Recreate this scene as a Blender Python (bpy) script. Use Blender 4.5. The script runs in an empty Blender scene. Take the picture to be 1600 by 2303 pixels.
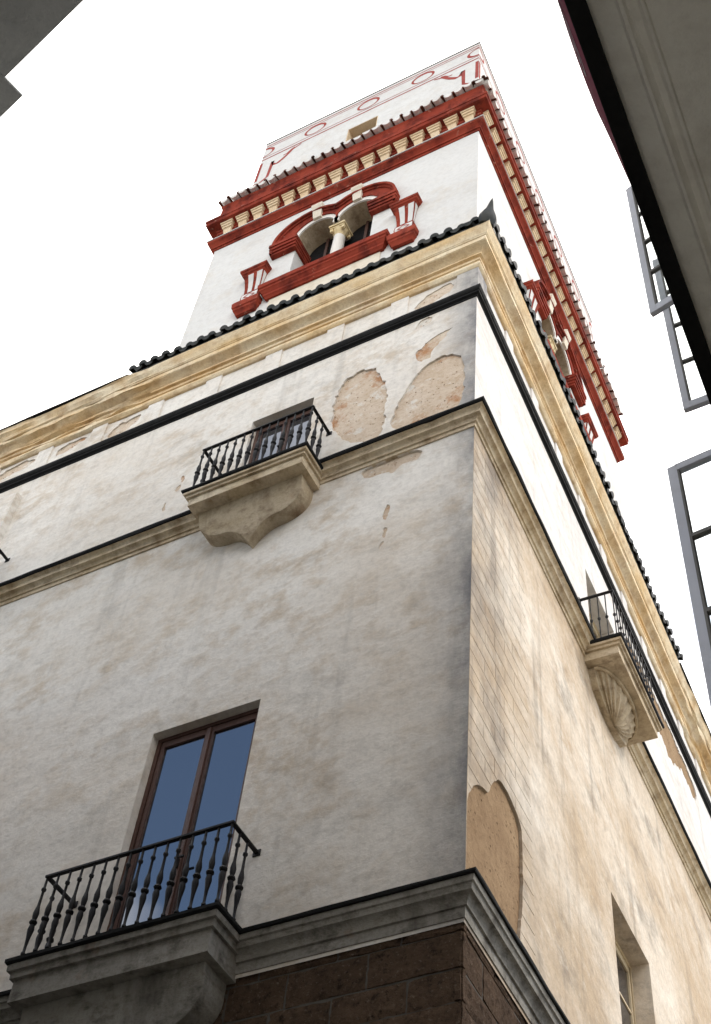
import bpy, bmesh, math, random
from math import sin, cos, tan, pi, radians, sqrt, atan2
from mathutils import Vector, Matrix, noise
from mathutils.geometry import delaunay_2d_cdt

random.seed(7)
S = bpy.context.scene
COL = S.collection

# ------------------------------------------------------------------ camera
CAM = Vector((4.105, -8.678, 1.6))
yaw, pit, rol = radians(33.589), radians(53.558), radians(7.847)
fw = Vector((-sin(yaw)*cos(pit), cos(yaw)*cos(pit), sin(pit)))
rt = Vector((cos(yaw), sin(yaw), 0)); up = rt.cross(fw)
rr = rt*cos(rol) + up*sin(rol); uu = -rt*sin(rol) + up*cos(rol)
cd = bpy.data.cameras.new('camera'); cam = bpy.data.objects.new('camera', cd); COL.objects.link(cam)
cam.matrix_world = Matrix(((rr.x, uu.x, -fw.x, CAM.x), (rr.y, uu.y, -fw.y, CAM.y), (rr.z, uu.z, -fw.z, CAM.z), (0, 0, 0, 1)))
cd.sensor_fit = 'VERTICAL'; cd.sensor_height = 24.0; cd.lens = 3063.0/2303.0*24.0
cd.clip_start = 0.05; cd.clip_end = 3000
S.camera = cam

# ------------------------------------------------------------------ sky, sun, exposure
SUN_EL, SUN_AZ = radians(48), radians(62)          # azimuth measured from +Y towards +X
W = bpy.data.worlds.new('World'); S.world = W; W.use_nodes = True
wn = W.node_tree.nodes; wl = W.node_tree.links
for n in list(wn): wn.remove(n)
wo = wn.new('ShaderNodeOutputWorld'); bg = wn.new('ShaderNodeBackground'); bg.inputs[1].default_value = 0.1
sky = wn.new('ShaderNodeTexSky'); sky.sky_type = 'NISHITA'; sky.sun_disc = False
sky.sun_elevation = SUN_EL; sky.sun_rotation = SUN_AZ; sky.air_density = 1.0; sky.dust_density = 1.0
tc = wn.new('ShaderNodeTexCoord')
mp = wn.new('ShaderNodeMapping'); mp.inputs['Location'].default_value = (3.1, 1.7, 0.4); mp.inputs['Rotation'].default_value = (0, 0, radians(-32)); mp.inputs['Scale'].default_value = (1.0, 1.0, 1.5)
cn = wn.new('ShaderNodeTexNoise'); cn.inputs['Scale'].default_value = 1.15; cn.inputs['Detail'].default_value = 6; cn.inputs['Roughness'].default_value = 0.55
cr = wn.new('ShaderNodeMapRange'); cr.inputs[1].default_value = 0.425; cr.inputs[2].default_value = 0.53
cm = wn.new('ShaderNodeMix'); cm.data_type = 'RGBA'; cm.inputs[7].default_value = (13.4, 13.0, 12.5, 1)
wl.new(tc.outputs['Generated'], mp.inputs[0]); wl.new(mp.outputs[0], cn.inputs[0]); wl.new(cn.outputs[0], cr.inputs[0])
wl.new(cr.outputs[0], cm.inputs[0]); wl.new(sky.outputs[0], cm.inputs[6]); wl.new(cm.outputs[2], bg.inputs[0]); wl.new(bg.outputs[0], wo.inputs[0])

sd = bpy.data.lights.new('sun', 'SUN'); sd.energy = 0.8; sd.angle = radians(16); sd.color = (1.0, 0.93, 0.82)
so = bpy.data.objects.new('sun', sd); COL.objects.link(so)
sdir = Vector((sin(SUN_AZ)*cos(SUN_EL), cos(SUN_AZ)*cos(SUN_EL), sin(SUN_EL)))
so.rotation_euler = sdir.to_track_quat('Z', 'Y').to_euler()
S.view_settings.view_transform = 'Standard'; S.view_settings.look = 'None'
S.view_settings.exposure = 1.28; S.view_settings.gamma = 1.0
S.render.engine = 'CYCLES'; S.cycles.max_bounces = 8; S.cycles.diffuse_bounces = 5

# ------------------------------------------------------------------ materials
class N:
    def __init__(s, name):
        s.m = bpy.data.materials.new(name); s.m.use_nodes = True
        s.t = s.m.node_tree; s.n = s.t.nodes; s.l = s.t.links
        s.p = s.n['Principled BSDF']; s.geo = s.n.new('ShaderNodeNewGeometry')
        s.pos = s.geo.outputs['Position']
    def link(s, a, b):
        if isinstance(a, (int, float)): b.default_value = a
        elif isinstance(a, tuple): b.default_value = a if len(a) == 4 else (*a, 1)
        else: s.l.new(a, b)
    def noise(s, scale, detail=4, rough=0.55, sc=None, rot=None, off=0.0):
        v = s.pos
        if sc or rot or off:
            if rot:
                mr = s.n.new('ShaderNodeMapping'); s.l.new(v, mr.inputs[0]); mr.inputs['Rotation'].default_value = rot; v = mr.outputs[0]
            mpn = s.n.new('ShaderNodeMapping'); s.l.new(v, mpn.inputs[0])
            if sc: mpn.inputs['Scale'].default_value = sc
            mpn.inputs['Location'].default_value = (off, off*1.7, off*0.6)
            v = mpn.outputs[0]
        t = s.n.new('ShaderNodeTexNoise'); s.l.new(v, t.inputs[0])
        t.inputs['Scale'].default_value = scale; t.inputs['Detail'].default_value = detail; t.inputs['Roughness'].default_value = rough
        return t.outputs[0]
    def rng(s, f, a, b, c=0.0, d=1.0):
        t = s.n.new('ShaderNodeMapRange'); s.l.new(f, t.inputs[0])
        t.inputs[1].default_value = a; t.inputs[2].default_value = b; t.inputs[3].default_value = c; t.inputs[4].default_value = d
        return t.outputs[0]
    def mix(s, f, a, b, mode='MIX'):
        t = s.n.new('ShaderNodeMix'); t.data_type = 'RGBA'; t.blend_type = mode
        s.link(f, t.inputs[0]); s.link(a, t.inputs[6]); s.link(b, t.inputs[7]); return t.outputs[2]
    def math(s, op, a, b=0.0):
        t = s.n.new('ShaderNodeMath'); t.operation = op; s.link(a, t.inputs[0]); s.link(b, t.inputs[1]); return t.outputs[0]
    def sep(s):
        t = s.n.new('ShaderNodeSeparateXYZ'); s.l.new(s.pos, t.inputs[0]); return t.outputs
    def bump(s, *hs):
        prev = None
        for h, st, dist in hs:
            t = s.n.new('ShaderNodeBump'); t.inputs['Strength'].default_value = st; t.inputs['Distance'].default_value = dist
            s.l.new(h, t.inputs['Height'])
            if prev: s.l.new(prev, t.inputs['Normal'])
            prev = t.outputs[0]
        s.l.new(prev, s.p.inputs['Normal'])
    def done(s, col, rough=0.9, spec=0.25):
        s.link(col, s.p.inputs['Base Color']); s.link(rough, s.p.inputs['Roughness']); s.p.inputs['Specular IOR Level'].default_value = spec
        return s.m

def plaster(name, base, light, stain, dark, stain_amt, dark_amt, streak=(1, 1, 1), edge=None, bstr=0.5, off=0.0, ocre=None, rot=None):
    k = N(name)
    big = k.noise(0.45, 4, sc=streak, rot=rot, off=off); mid = k.noise(2.6, 9, 0.66, sc=streak, rot=rot, off=off+3.3); fine = k.noise(11, 7, 0.7, off=off)
    c = k.mix(k.rng(big, 0.34, 0.66), base, light)
    if ocre:
        o = k.noise(0.5, 8, 0.66, sc=streak, rot=rot, off=off+8.1)
        c = k.mix(k.rng(o, 0.38, 0.60, 0, 0.9), c, ocre)
    area = k.rng(k.noise(0.6, 3, off=off+5), .38, .62)
    c = k.mix(k.math('MULTIPLY', k.rng(mid, 0.47, 0.66, 0, stain_amt), k.math('ADD', k.math('MULTIPLY', area, .7), .3)), c, stain)
    dk = k.noise(1.5, 10, 0.68, sc=streak, rot=rot, off=off+7.7)
    c = k.mix(k.rng(dk, 0.54, 0.74, 0, dark_amt), c, dark)
    c = k.mix(k.rng(fine, 0.46, 0.72, 0, 0.34), c, dark)
    c = k.mix(k.rng(k.noise(6, 8, .7, sc=streak, rot=rot, off=off+2), 0.56, 0.70, 0, 0.45), c, light)
    rain = k.noise(2.2, 6, .6, sc=(1.5, 1.5, .10), off=off+19)
    c = k.mix(k.rng(rain, .56, .74, 0, dark_amt*.75), c, dark)
    if edge:   # soot gathered along the arris of the corner
        x, y, z = k.sep(); ax, w_, pw, lo, hi, amt, ec = edge
        e = k.math('MULTIPLY', k.math('POWER', k.rng((x, y)[ax], -w_ if ax == 0 else w_, 0.0), pw), k.rng(k.noise(.9, 9, 0.7, sc=(1, 1, .55), off=off+2), lo, hi))
        c = k.mix(k.math('MULTIPLY', e, amt), c, ec)
    k.bump((big, 0.35, 0.25), (mid, bstr, 0.05), (fine, bstr, 0.016), (k.noise(50, 4, .6, off=off), bstr*0.6, 0.005))
    return k.done(c, 0.92, 0.15)

M = {}
M['front'] = plaster('front_plaster', (.70, .64, .565), (.80, .765, .71), (.54, .44, .33), (.33, .305, .275), .85, .50, edge=(0, .80, 1.5, .30, .58, .92, (.15, .152, .165)), streak=(.9, 1, 1.2), rot=(0, radians(7), 0))
M['side'] = plaster('side_plaster', (.59, .50, .395), (.72, .655, .565), (.42, .31, .205), (.17, .145, .12), .85, .75, streak=(1, .65, 1.1), off=11, ocre=(.46, .35, .235), rot=(radians(10), 0, 0), edge=(1, 2.2, .7, .42, .66, .75, (.13, .12, .115)))
M['side_upper'] = plaster('side_upper_plaster', (.66, .63, .60), (.71, .69, .665), (.54, .46, .37), (.34, .31, .28), .5, .5, streak=(1, .5, 1.3), off=17, rot=(radians(8), 0, 0))
M['tower'] = plaster('tower_plaster', (.66, .645, .62), (.70, .69, .665), (.60, .54, .46), (.46, .44, .42), .5, .3, off=23, bstr=.3)
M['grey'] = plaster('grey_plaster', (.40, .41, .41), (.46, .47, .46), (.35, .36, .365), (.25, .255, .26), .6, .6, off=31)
M['bay'] = plaster('bay_plaster', (.46, .43, .37), (.52, .49, .42), (.40, .36, .30), (.28, .25, .21), .6, .5, off=43)
M['soffit'] = plaster('soffit_plaster', (.80, .77, .68), (.84, .81, .74), (.72, .67, .57), (.52, .47, .40), .6, .5, off=37)

def stone_trim(name, base, light, dark, amt, off=0, rst=(.30, .13, .05), rust=.3):
    k = N(name)
    a = k.noise(1.2, 5, sc=(1, 1, 2.5), off=off); b = k.noise(4.5, 8, 0.68, sc=(1, 1, 1.6), off=off+4); f = k.noise(28, 5, 0.7, off=off)
    c = k.mix(k.rng(a, .35, .65), base, light)
    c = k.mix(k.rng(b, .50, .72, 0, amt), c, dark)
    c = k.mix(k.rng(k.noise(1.6, 6, .6, sc=(2.2, 2.2, .45), off=off+13), .50, .70, 0, amt*.8), c, dark)
    c = k.mix(k.rng(k.noise(2.1, 9, .7, off=off+9), .60, .72, 0, rust), c, rst)
    c = k.mix(k.rng(f, .45, .75, 0, .35), c, dark)
    k.bump((b, .6, .03), (f, .7, .01), (k.noise(90, 2), .4, .003))
    return k.done(c, .93, .12)
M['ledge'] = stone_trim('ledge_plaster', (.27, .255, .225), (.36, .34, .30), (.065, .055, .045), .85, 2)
M['string'] = stone_trim('string_plaster', (.60, .485, .325), (.72, .62, .47), (.24, .16, .09), .85, 3)
M['cornice'] = stone_trim('cornice_plaster', (.76, .555, .305), (.83, .72, .53), (.38, .21, .09), .55, 5, rust=.4)
M['cream'] = stone_trim('bracket_plaster', (.74, .56, .36), (.78, .63, .44), (.50, .32, .17), .45, 8, rust=.1)
M['keystone'] = stone_trim('keystone_plaster', (.72, .64, .52), (.78, .71, .60), (.52, .42, .30), .45, 9, rust=.05)
M['corbel'] = stone_trim('corbel_plaster', (.44, .35, .23), (.53, .44, .32), (.17, .12, .075), .85, 12)

def bare(name, base, light, dark, hole, pits=1, fl=0):
    k = N(name)
    a = k.noise(2.2, 6, .6, off=1); b = k.noise(14, 8, .7); v = k.n.new('ShaderNodeTexVoronoi'); k.l.new(k.pos, v.inputs[0]); v.inputs['Scale'].default_value = 16
    pit = k.math('MULTIPLY', k.rng(v.outputs[0], .28, .10), k.rng(k.noise(5, 3, off=6), .50, .60, 0, pits))
    c = k.mix(k.rng(a, .35, .65), base, light); c = k.mix(k.rng(b, .48, .72, 0, .7), c, dark); c = k.mix(k.rng(k.noise(1.5, 8, .7, off=3.7), .52, .62, 0, .85*fl), c, (.42, .20, .09)); c = k.mix(k.rng(k.noise(3.1, 8, .7, off=12.2), .56, .62, 0, .85*fl), c, (.70, .66, .60)); c = k.mix(k.rng(k.noise(2.3, 9, .75, off=21), .60, .68, 0, .8*fl), c, hole); c = k.mix(pit, c, hole)
    inv = k.math('SUBTRACT', 1.0, pit)
    if not pits:
        c = k.mix(k.rng(k.noise(22, 6, .75, off=4), .56, .66, 0, .8), c, (.24, .185, .14)); c = k.mix(k.rng(k.noise(9, 9, .75, off=9), .55, .64, 0, .8), c, hole)
    k.bump((inv, .8, .02), (b, .9, .02 if pits else .06), (k.noise(60, 4, .7), .6 if pits else 1.0, .005 if pits else .015))
    return k.done(c, .97, .05)
M['bare_light'] = bare('bare_mortar', (.58, .465, .35), (.67, .57, .465), (.44, .30, .19), (.25, .14, .08), fl=1)
M['bare_dark'] = bare('bare_sandstone', (.27, .18, .105), (.34, .235, .14), (.17, .105, .06), (.07, .04, .022))
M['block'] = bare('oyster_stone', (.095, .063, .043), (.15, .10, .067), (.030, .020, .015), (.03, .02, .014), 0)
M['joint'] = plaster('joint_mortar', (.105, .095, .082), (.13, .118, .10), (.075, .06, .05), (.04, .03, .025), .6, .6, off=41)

def paint(name, base, light, dark, rough=.55, amt=.6, spec=.4, sc=(1, 1, 1), rnd=0, rain=False):
    k = N(name)
    a = k.noise(1.4, 6, .6, sc=sc); b = k.noise(12, 6, .65)
    c = k.mix(k.rng(a, .35, .65), base, light); c = k.mix(k.rng(k.noise(2.2, 7, .65, sc=sc, off=5), .50, .68, 0, amt), c, dark)
    if rain:
        c = k.mix(k.rng(k.noise(3.0, 7, .65, sc=(1, 1, .3), off=3), .50, .66, 0, .7), c, dark); c = k.mix(k.rng(k.noise(7, 8, .7, off=8), .62, .70, 0, .6), c, (.50, .30, .22))
    if rnd:
        oi = k.n.new('ShaderNodeObjectInfo'); c = k.mix(k.rng(oi.outputs['Random'], .35, 1.0, 0, rnd), c, light); c = k.mix(k.rng(oi.outputs['Random'], .0, .35, rnd, 0), c, dark)
    k.bump((b, .4, .008), (k.noise(70, 3), .3, .002))
    return k.done(c, k.rng(b, .3, .7, rough-.12, rough+.15), spec)
M['red'] = paint('oxide_red_paint', (.235, .036, .022), (.31, .058, .034), (.060, .014, .012), .9, .85, .05, rain=True)
M['red_line'] = paint('red_line_paint', (.30, .055, .045), (.38, .09, .075), (.24, .05, .04), .85, .5, .1)
M['black'] = paint('black_tar_paint', (.008, .008, .008), (.012, .012, .012), (.022, .020, .018), .75, .5, .12)
M['iron'] = paint('iron_paint', (.007, .007, .008), (.010, .010, .011), (.020, .014, .011), .6, .5, .25)
M['tile'] = paint('glazed_tile', (.010, .012, .010), (.017, .019, .016), (.050, .044, .034), .42, .5, .3, rnd=.8)
M['tile_white'] = paint('limewashed_tile', (.78, .76, .72), (.82, .80, .77), (.50, .46, .40), .8, .35, .15)
M['tile_brown'] = paint('brown_tile', (.12, .045, .03), (.17, .06, .04), (.05, .03, .022), .7, .5, .2, rnd=.8)
M['wood'] = paint('brown_wood', (.075, .036, .026), (.10, .05, .036), (.045, .022, .016), .5, .5, .35, (3, 3, .4))
M['wood_pale'] = paint('cream_wood', (.55, .44, .28), (.60, .49, .33), (.38, .28, .17), .55, .4, .3)
M['greyframe'] = paint('grey_window_paint', (.66, .68, .78), (.70, .72, .80), (.50, .50, .54), .5, .4, .35)
M['putty'] = paint('dark_putty', (.20, .195, .19), (.26, .25, .24), (.10, .10, .10), .7, .4, .2)
M['marble'] = paint('white_marble', (.70, .66, .60), (.76, .73, .68), (.58, .50, .42), .5, .4, .3)
M['capital'] = paint('gilded_stone', (.62, .48, .25), (.70, .60, .40), (.42, .28, .12), .7, .5, .2)
M['maroon'] = paint('maroon_cloth', (.20, .012, .042), (.25, .018, .055), (.13, .008, .028), .9, .4, .1)
M['print'] = paint('pale_print', (.45, .33, .35), (.52, .40, .42), (.36, .26, .28), .9, .3, .1)
M['dark'] = paint('dark_interior', (.010, .010, .011), (.016, .015, .015), (.006, .006, .006), .9, .4, .1)
M['asphalt'] = stone_trim('asphalt', (.11, .108, .104), (.14, .137, .13), (.06, .059, .057), .6, 60, rust=0)
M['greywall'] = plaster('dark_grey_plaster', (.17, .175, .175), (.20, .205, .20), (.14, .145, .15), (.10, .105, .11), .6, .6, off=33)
M['bounce'] = stone_trim('bounce_paving', (.50, .48, .44), (.56, .54, .49), (.40, .38, .35), .6, 50, rust=0)
M['terrace'] = stone_trim('roof_terrace', (.40, .26, .18), (.46, .31, .22), (.25, .16, .11), .6, 53, rust=0)

def glass_dark():
    k = N('window_glass'); k.p.inputs['IOR'].default_value = 3.2
    k.bump((k.noise(.9, 2), .06, .05),)
    return k.done((.012, .016, .024), .03, .5)
M['glass'] = glass_dark()
def glass_clear():
    k = N('clear_glass'); t = k.n.new('ShaderNodeBsdfTransparent'); g = k.n.new('ShaderNodeBsdfGlossy'); g.inputs['Roughness'].default_value = .02
    mx = k.n.new('ShaderNodeMixShader'); lw = k.n.new('ShaderNodeLayerWeight'); fac = k.rng(k.math('POWER', lw.outputs['Facing'], 4.0), 0, 1, .03, .7)
    t.inputs[0].default_value = (.96, .985, .98, 1)
    k.l.new(fac, mx.inputs[0]); k.l.new(t.outputs[0], mx.inputs[1]); k.l.new(g.outputs[0], mx.inputs[2])
    k.l.new(mx.outputs[0], k.n['Material Output'].inputs[0]); return k.m
M['clear'] = glass_clear()

# ------------------------------------------------------------------ object helpers
WLOC = {}
def tag(o, label=None, cat=None, group=None, kind=None):
    if label: o['label'] = label
    if cat: o['category'] = cat
    if group: o['group'] = group
    if kind: o['kind'] = kind
    return o
def thing(name, loc, label, cat, group=None):
    o = bpy.data.objects.new(name, None); COL.objects.link(o); o.location = loc; o.empty_display_size = .3
    WLOC[o.name] = Vector(loc); return tag(o, label, cat, group)
def put(name, me, parent, wloc=(0, 0, 0), rot=None):
    o = bpy.data.objects.new(name, me); COL.objects.link(o); wloc = Vector(wloc); WLOC[o.name] = wloc
    if parent: o.parent = parent; o.location = wloc - WLOC[parent.name]
    else: o.location = wloc
    if rot is not None: o.rotation_euler = rot.to_euler()
    return o

class MB:
    def __init__(s): s.v = []; s.f = []
    def add(s, vs, fs):
        k = len(s.v); s.v += [Vector(v) for v in vs]; s.f += [[i+k for i in f] for f in fs]; return s
    def box(s, f, u0, u1, d0, d1, z0, z1):
        return s.add([f(u, d, z) for z in (z0, z1) for d in (d0, d1) for u in (u0, u1)],
                     [(0, 1, 3, 2), (4, 6, 7, 5), (0, 4, 5, 1), (2, 3, 7, 6), (0, 2, 6, 4), (1, 5, 7, 3)])
    def hexa(s, pts):   # 8 points ordered as in box
        return s.add(pts, [(0, 1, 3, 2), (4, 6, 7, 5), (0, 4, 5, 1), (2, 3, 7, 6), (0, 2, 6, 4), (1, 5, 7, 3)])
    def prism(s, f, poly, d0, d1, dfun=None):
        n = len(poly)
        a = [f(u, d0, z) for u, z in poly]; b = [f(u, (dfun(u, z) if dfun else d1), z) for u, z in poly]
        return s.add(a+b, [list(range(n))[::-1], [i+n for i in range(n)]] + [(i, (i+1) % n, (i+1) % n+n, i+n) for i in range(n)])
    def lathe(s, prof, n=10, c=(0, 0, 0), cap=True):
        c = Vector(c); vs = []; fs = []
        for r, z in prof:
            for i in range(n): a = 2*pi*i/n; vs.append(c+Vector((r*cos(a), r*sin(a), z)))
        for j in range(len(prof)-1):
            for i in range(n): fs.append((j*n+i, j*n+(i+1) % n, (j+1)*n+(i+1) % n, (j+1)*n+i))
        if cap: fs += [list(range(n))[::-1], [(len(prof)-1)*n+i for i in range(n)]]
        return s.add(vs, fs)
    def build(s, name, mat, parent=None, smooth=False, bevel=0, origin=None):
        if origin is None:
            lo = Vector([min(v[i] for v in s.v) for i in range(3)]); hi = Vector([max(v[i] for v in s.v) for i in range(3)]); origin = (lo+hi)/2
        origin = Vector(origin)
        me = bpy.data.meshes.new(name); me.from_pydata([v-origin for v in s.v], [], s.f)
        bm = bmesh.new(); bm.from_mesh(me); bmesh.ops.remove_doubles(bm, verts=bm.verts, dist=1e-5); bmesh.ops.delete(bm, geom=[v for v in bm.verts if not v.link_faces], context='VERTS'); bmesh.ops.recalc_face_normals(bm, faces=bm.faces); bm.to_mesh(me); bm.free()
        me.materials.append(mat)
        if smooth:
            for p in me.polygons: p.use_smooth = True
            me.set_sharp_from_angle(angle=radians(32))
        o = put(name, me, parent, origin)
        if bevel:
            b = o.modifiers.new('bevel', 'BEVEL'); b.width = bevel; b.segments = 2; b.limit_method = 'ANGLE'; b.angle_limit = radians(40)
        return o

AN = radians(-2.415)
UB = Vector((sin(AN), cos(AN), 0)); NB = Vector((cos(AN), -sin(AN), 0))
def FA(u, d, z): return Vector((-u, -d, z))
def FB(v, d, z): return UB*v + NB*d + Vector((0, 0, z))
def shift(f, u0=0, d0=0, z0=0): return lambda u, d, z: f(u+u0, d+d0, z+z0)

def inside(p, poly):
    x, y = p; r = False; n = len(poly)
    for i in range(n):
        x1, y1 = poly[i]; x2, y2 = poly[(i+1) % n]
        if (y1 > y) != (y2 > y) and x < (x2-x1)*(y-y1)/(y2-y1)+x1: r = not r
    return r
def panel(mb, f, outer, holes, d, depth=.02, hole_depth=None, outer_rim=True):
    """flat sheet with openings; every border is carried back by its depth"""
    vs = []; es = []
    for poly in [outer]+holes:
        k = len(vs); vs += [Vector(p) for p in poly]; es += [(k+i, k+(i+1) % len(poly)) for i in range(len(poly))]
    ov, oe, of, a, b, c = delaunay_2d_cdt(vs, es, [], 0, 1e-5)
    tris = []
    for t in of:
        cx = sum(ov[i].x for i in t)/3; cy = sum(ov[i].y for i in t)/3
        if inside((cx, cy), outer) and not any(inside((cx, cy), h) for h in holes): tris.append(tuple(t))
    cnt = {}
    for t in tris:
        for i in range(3):
            e = tuple(sorted((t[i], t[(i+1) % 3]))); cnt[e] = cnt.get(e, 0)+1
    V0 = [f(p.x, d, p.y) for p in ov]; fs = list(tris); vs3 = list(V0)
    lo = [min(p[i] for p in outer) for i in (0, 1)]; hi = [max(p[i] for p in outer) for i in (0, 1)]
    for e, k in cnt.items():
        if k == 1:
            m = (ov[e[0]]+ov[e[1]])/2; dep = depth; hit = False
            for hi_, h in enumerate(holes):
                n = len(h)
                for i in range(n):
                    p = Vector(h[i]); q = Vector(h[(i+1) % n]); L = (q-p).length
                    if L > 1e-9:
                        tt = max(0, min(1, (m-p).dot(q-p)/L/L))
                        if (p+(q-p)*tt-m).length < 1e-4: hit = True; dep = hole_depth[hi_] if hole_depth else depth
            if not hit and not outer_rim: continue
            j = len(vs3); vs3 += [f(ov[e[0]].x, d-dep, ov[e[0]].y), f(ov[e[1]].x, d-dep, ov[e[1]].y)]
            fs.append((e[0], e[1], j+1, j))
    mb.add(vs3, fs); return mb
def flat(mb, f, poly, d):
    return panel(mb, f, poly, [], d, 0, outer_rim=False)
def rect(u0, u1, z0, z1): return [(u0, z0), (u1, z0), (u1, z1), (u0, z1)]
def rough(poly, amp=.03, step=.07, seed=0, smooth=2):
    step *= .7
    for _ in range(smooth):
        q = []
        for i in range(len(poly)):
            a = poly[i]; b = poly[(i+1) % len(poly)]
            q += [(a[0]*.78+b[0]*.22, a[1]*.78+b[1]*.22), (a[0]*.22+b[0]*.78, a[1]*.22+b[1]*.78)]
        poly = q
    out = []
    for i in range(len(poly)):
        a = Vector(poly[i]); b = Vector(poly[(i+1) % len(poly)]); n = max(1, int((b-a).length/step))
        for k in range(n): out.append(a+(b-a)*k/n)
    return [(p.x+amp*noise.noise((p.x*6+seed, p.y*6, 1))+amp*.75*noise.noise((p.x*15+seed, p.y*17, 4)),
             p.y+amp*noise.noise((p.x*6+seed, p.y*6, 9))+amp*.75*noise.noise((p.x*15, p.y*17+seed, 6))) for p in out]

def sweep(mb, prof, path, closed=False, step=.35, jit=.0, jfun=None, caps=True):
    """prof: (outward, z) pairs; path: world XY points, outward is on the right of travel"""
    P = [Vector((p[0], p[1])) for p in path]; n = len(P)
    def nrm(a, b): t = (b-a).normalized(); return Vector((t.y, -t.x))
    mit = []
    for i in range(n):
        if closed or 0 < i < n-1:
            n1 = nrm(P[i-1], P[i]); n2 = nrm(P[i], P[(i+1) % n]); m = n1+n2; m = m/(m.dot(n1)); mit.append(m)
        else: mit.append(nrm(P[i], P[i+1]) if i == 0 else nrm(P[i-1], P[i]))
    rings = []
    for i in range(n if closed else n-1):
        a, b, ma, mb_ = P[i], P[(i+1) % n], mit[i], mit[(i+1) % n]; k = max(1, int((b-a).length/step)) if jit or jfun else 1
        for j in range(k): rings.append((a+(b-a)*j/k, ma+(mb_-ma)*j/k, j == 0, ma, mb_, a, b, j/k))
    if not closed: rings.append((P[-1], mit[-1], True, None, None, None, None, 0))
    vs = []; m = len(prof)
    for (c, mm, isc, ma, mb_, a, b, t) in rings:
        for q, (d, z) in enumerate(prof):
            if isc or ma is None: p = c+mm*d
            else:
                nn = nrm(a, b); pa = a+ma*d; pb = b+mb_*d; p = pa+(pb-pa)*t
                J = jfun(c) if jfun else jit
                if J:
                    w = noise.noise((c.x*1.9+q*.33, c.y*1.9, q*.71)); w2 = noise.noise((c.x*2.3, c.y*2.3+q*1.3, 5+q))
                    p = p+nn*(J*w); z = z+J*.8*w2
            vs.append(Vector((p.x, p.y, z)))
    R = len(rings); fs = []
    for i in range(R if closed else R-1):
        for q in range(m-1): fs.append((i*m+q, ((i+1) % R)*m+q, ((i+1) % R)*m+q+1, i*m+q+1))
    if caps and not closed: fs += [list(range(m)), [(R-1)*m+q for q in range(m)][::-1]]
    return mb.add(vs, fs)
def xy(f, *pts): return [f(u, d, 0).xy for u, d in pts]
def arc(cx, cz, r, a0, a1, n): return [(cx+r*cos(a0+(a1-a0)*i/n), cz+r*sin(a0+(a1-a0)*i/n)) for i in range(n+1)]
def ell(cx, cz, rx, rz, a0, a1, n): return [(cx+rx*cos(a0+(a1-a0)*i/n), cz+rz*sin(a0+(a1-a0)*i/n)) for i in range(n+1)]

# ================================================================== STREET
g = MB(); g.add([(-400, -400, 0), (400, -400, 0), (400, 400, 0), (-400, 400, 0)], [(0, 1, 2, 3)])
tag(g.build('street', M['asphalt'], origin=(0, 0, 0)), kind='structure')

g = MB(); g.box(FB, -22, 26, .6, 4.62, 0, .12)  # unseen pale strip added to bounce light up to the bay underside
tag(g.build('bounce_pavement', M['bounce'], bevel=.01), kind='structure')

# ================================================================== PALACE
pal = thing('palace', (0, 0, 0), 'old corner palace with peeling plaster walls, black edged ledges and iron balconies', 'palace')
UL, VL = 16.0, 24.0
PATH = xy(FA, (UL, 0), (0, 0)) + xy(FB, (VL, 0))
LZ0, LZ1 = 8.94, 9.30          # lower ledge
SZ0, SZ1 = 16.68, 16.965        # string course

# --- bare patches
PT = [
 (rough([(2.263, 18.108), (2.316, 18.946), (2.176, 19.435), (1.725, 19.515), (1.5, 19.024), (1.40, 18.503), (1.379, 17.3), (1.816, 17.4), (2.1, 17.75)], .06, .06, 1), .032),
 (rough([(1.325, 17.5), (1.158, 18.22), (0.904, 18.793), (0.48, 18.97), (0.189, 18.7), (0.145, 18.005), (0.22, 17.2), (1.0, 17.2)], .04, .06, 2), .030),
 (rough([(1.006, 19.393), (0.80, 19.56), (.60, 19.62), (.48, 19.75), (0.40, 19.66), (.52, 19.45), (0.70, 19.18), (0.80, 19.0), (0.95, 19.1)], .07, .05, 3), .012),
 (rough([(1.031, 20.12), (0.97, 20.33), (0.80, 20.36), (0.72, 20.25), (0.82, 20.08)], .04, .05, 4), .02),
 (rough([(1.674, 16.618), (1.471, 16.69), (0.869, 16.68), (0.729, 16.56), (0.79, 16.40), (1.05, 16.42), (1.173, 16.28), (1.26, 16.40), (1.572, 16.40)], .03, .05, 5), .034),
]
def chip(px, pz, w, h, s): return (rough([(px-w, pz), (px-w*.6, pz+h), (px+w*.6, pz+h*.9), (px+w, pz-h*.2), (px+w*.2, pz-h), (px-w*.7, pz-h*.8)], .03, .05, s), .008)
for i, (a, b, w, h) in enumerate([(1.20, 15.45, .05, .16), (1.19, 15.02, .035, .10), (1.21, 14.78, .03, .07), (4.86, 18.35, .04, .10), (4.90, 18.12, .045, .09), (5.06, 17.72, .03, .12), (6.02, 17.22, .16, .07), (5.75, 17.30, .05, .04)]):
    PT.append(chip(a, b, w, h, 20+i))
W1 = rect(2.585, 4.032, LZ1-.02, 12.64); W2 = rect(2.69, 3.777, 16.95, 19.256); W3 = rect(8.86, 10.2, 16.95, 19.45)
w = MB(); holes = [W1, W2, W3]+[p for p, _ in PT]; hd = [.30, .30, .25]+[q for _, q in PT]
panel(w, FA, rect(0, UL, 8.9, 20.45), holes, 0, .3, hd, outer_rim=False)
wa = w.build('wall', M['front'], pal); wa['label'] = 'grey white front wall with peeled patches'
for p, q in PT:
    b = MB(); flat(b, FA, p, -q); b.build('bare_patch', M['bare_light'], wa)

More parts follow.
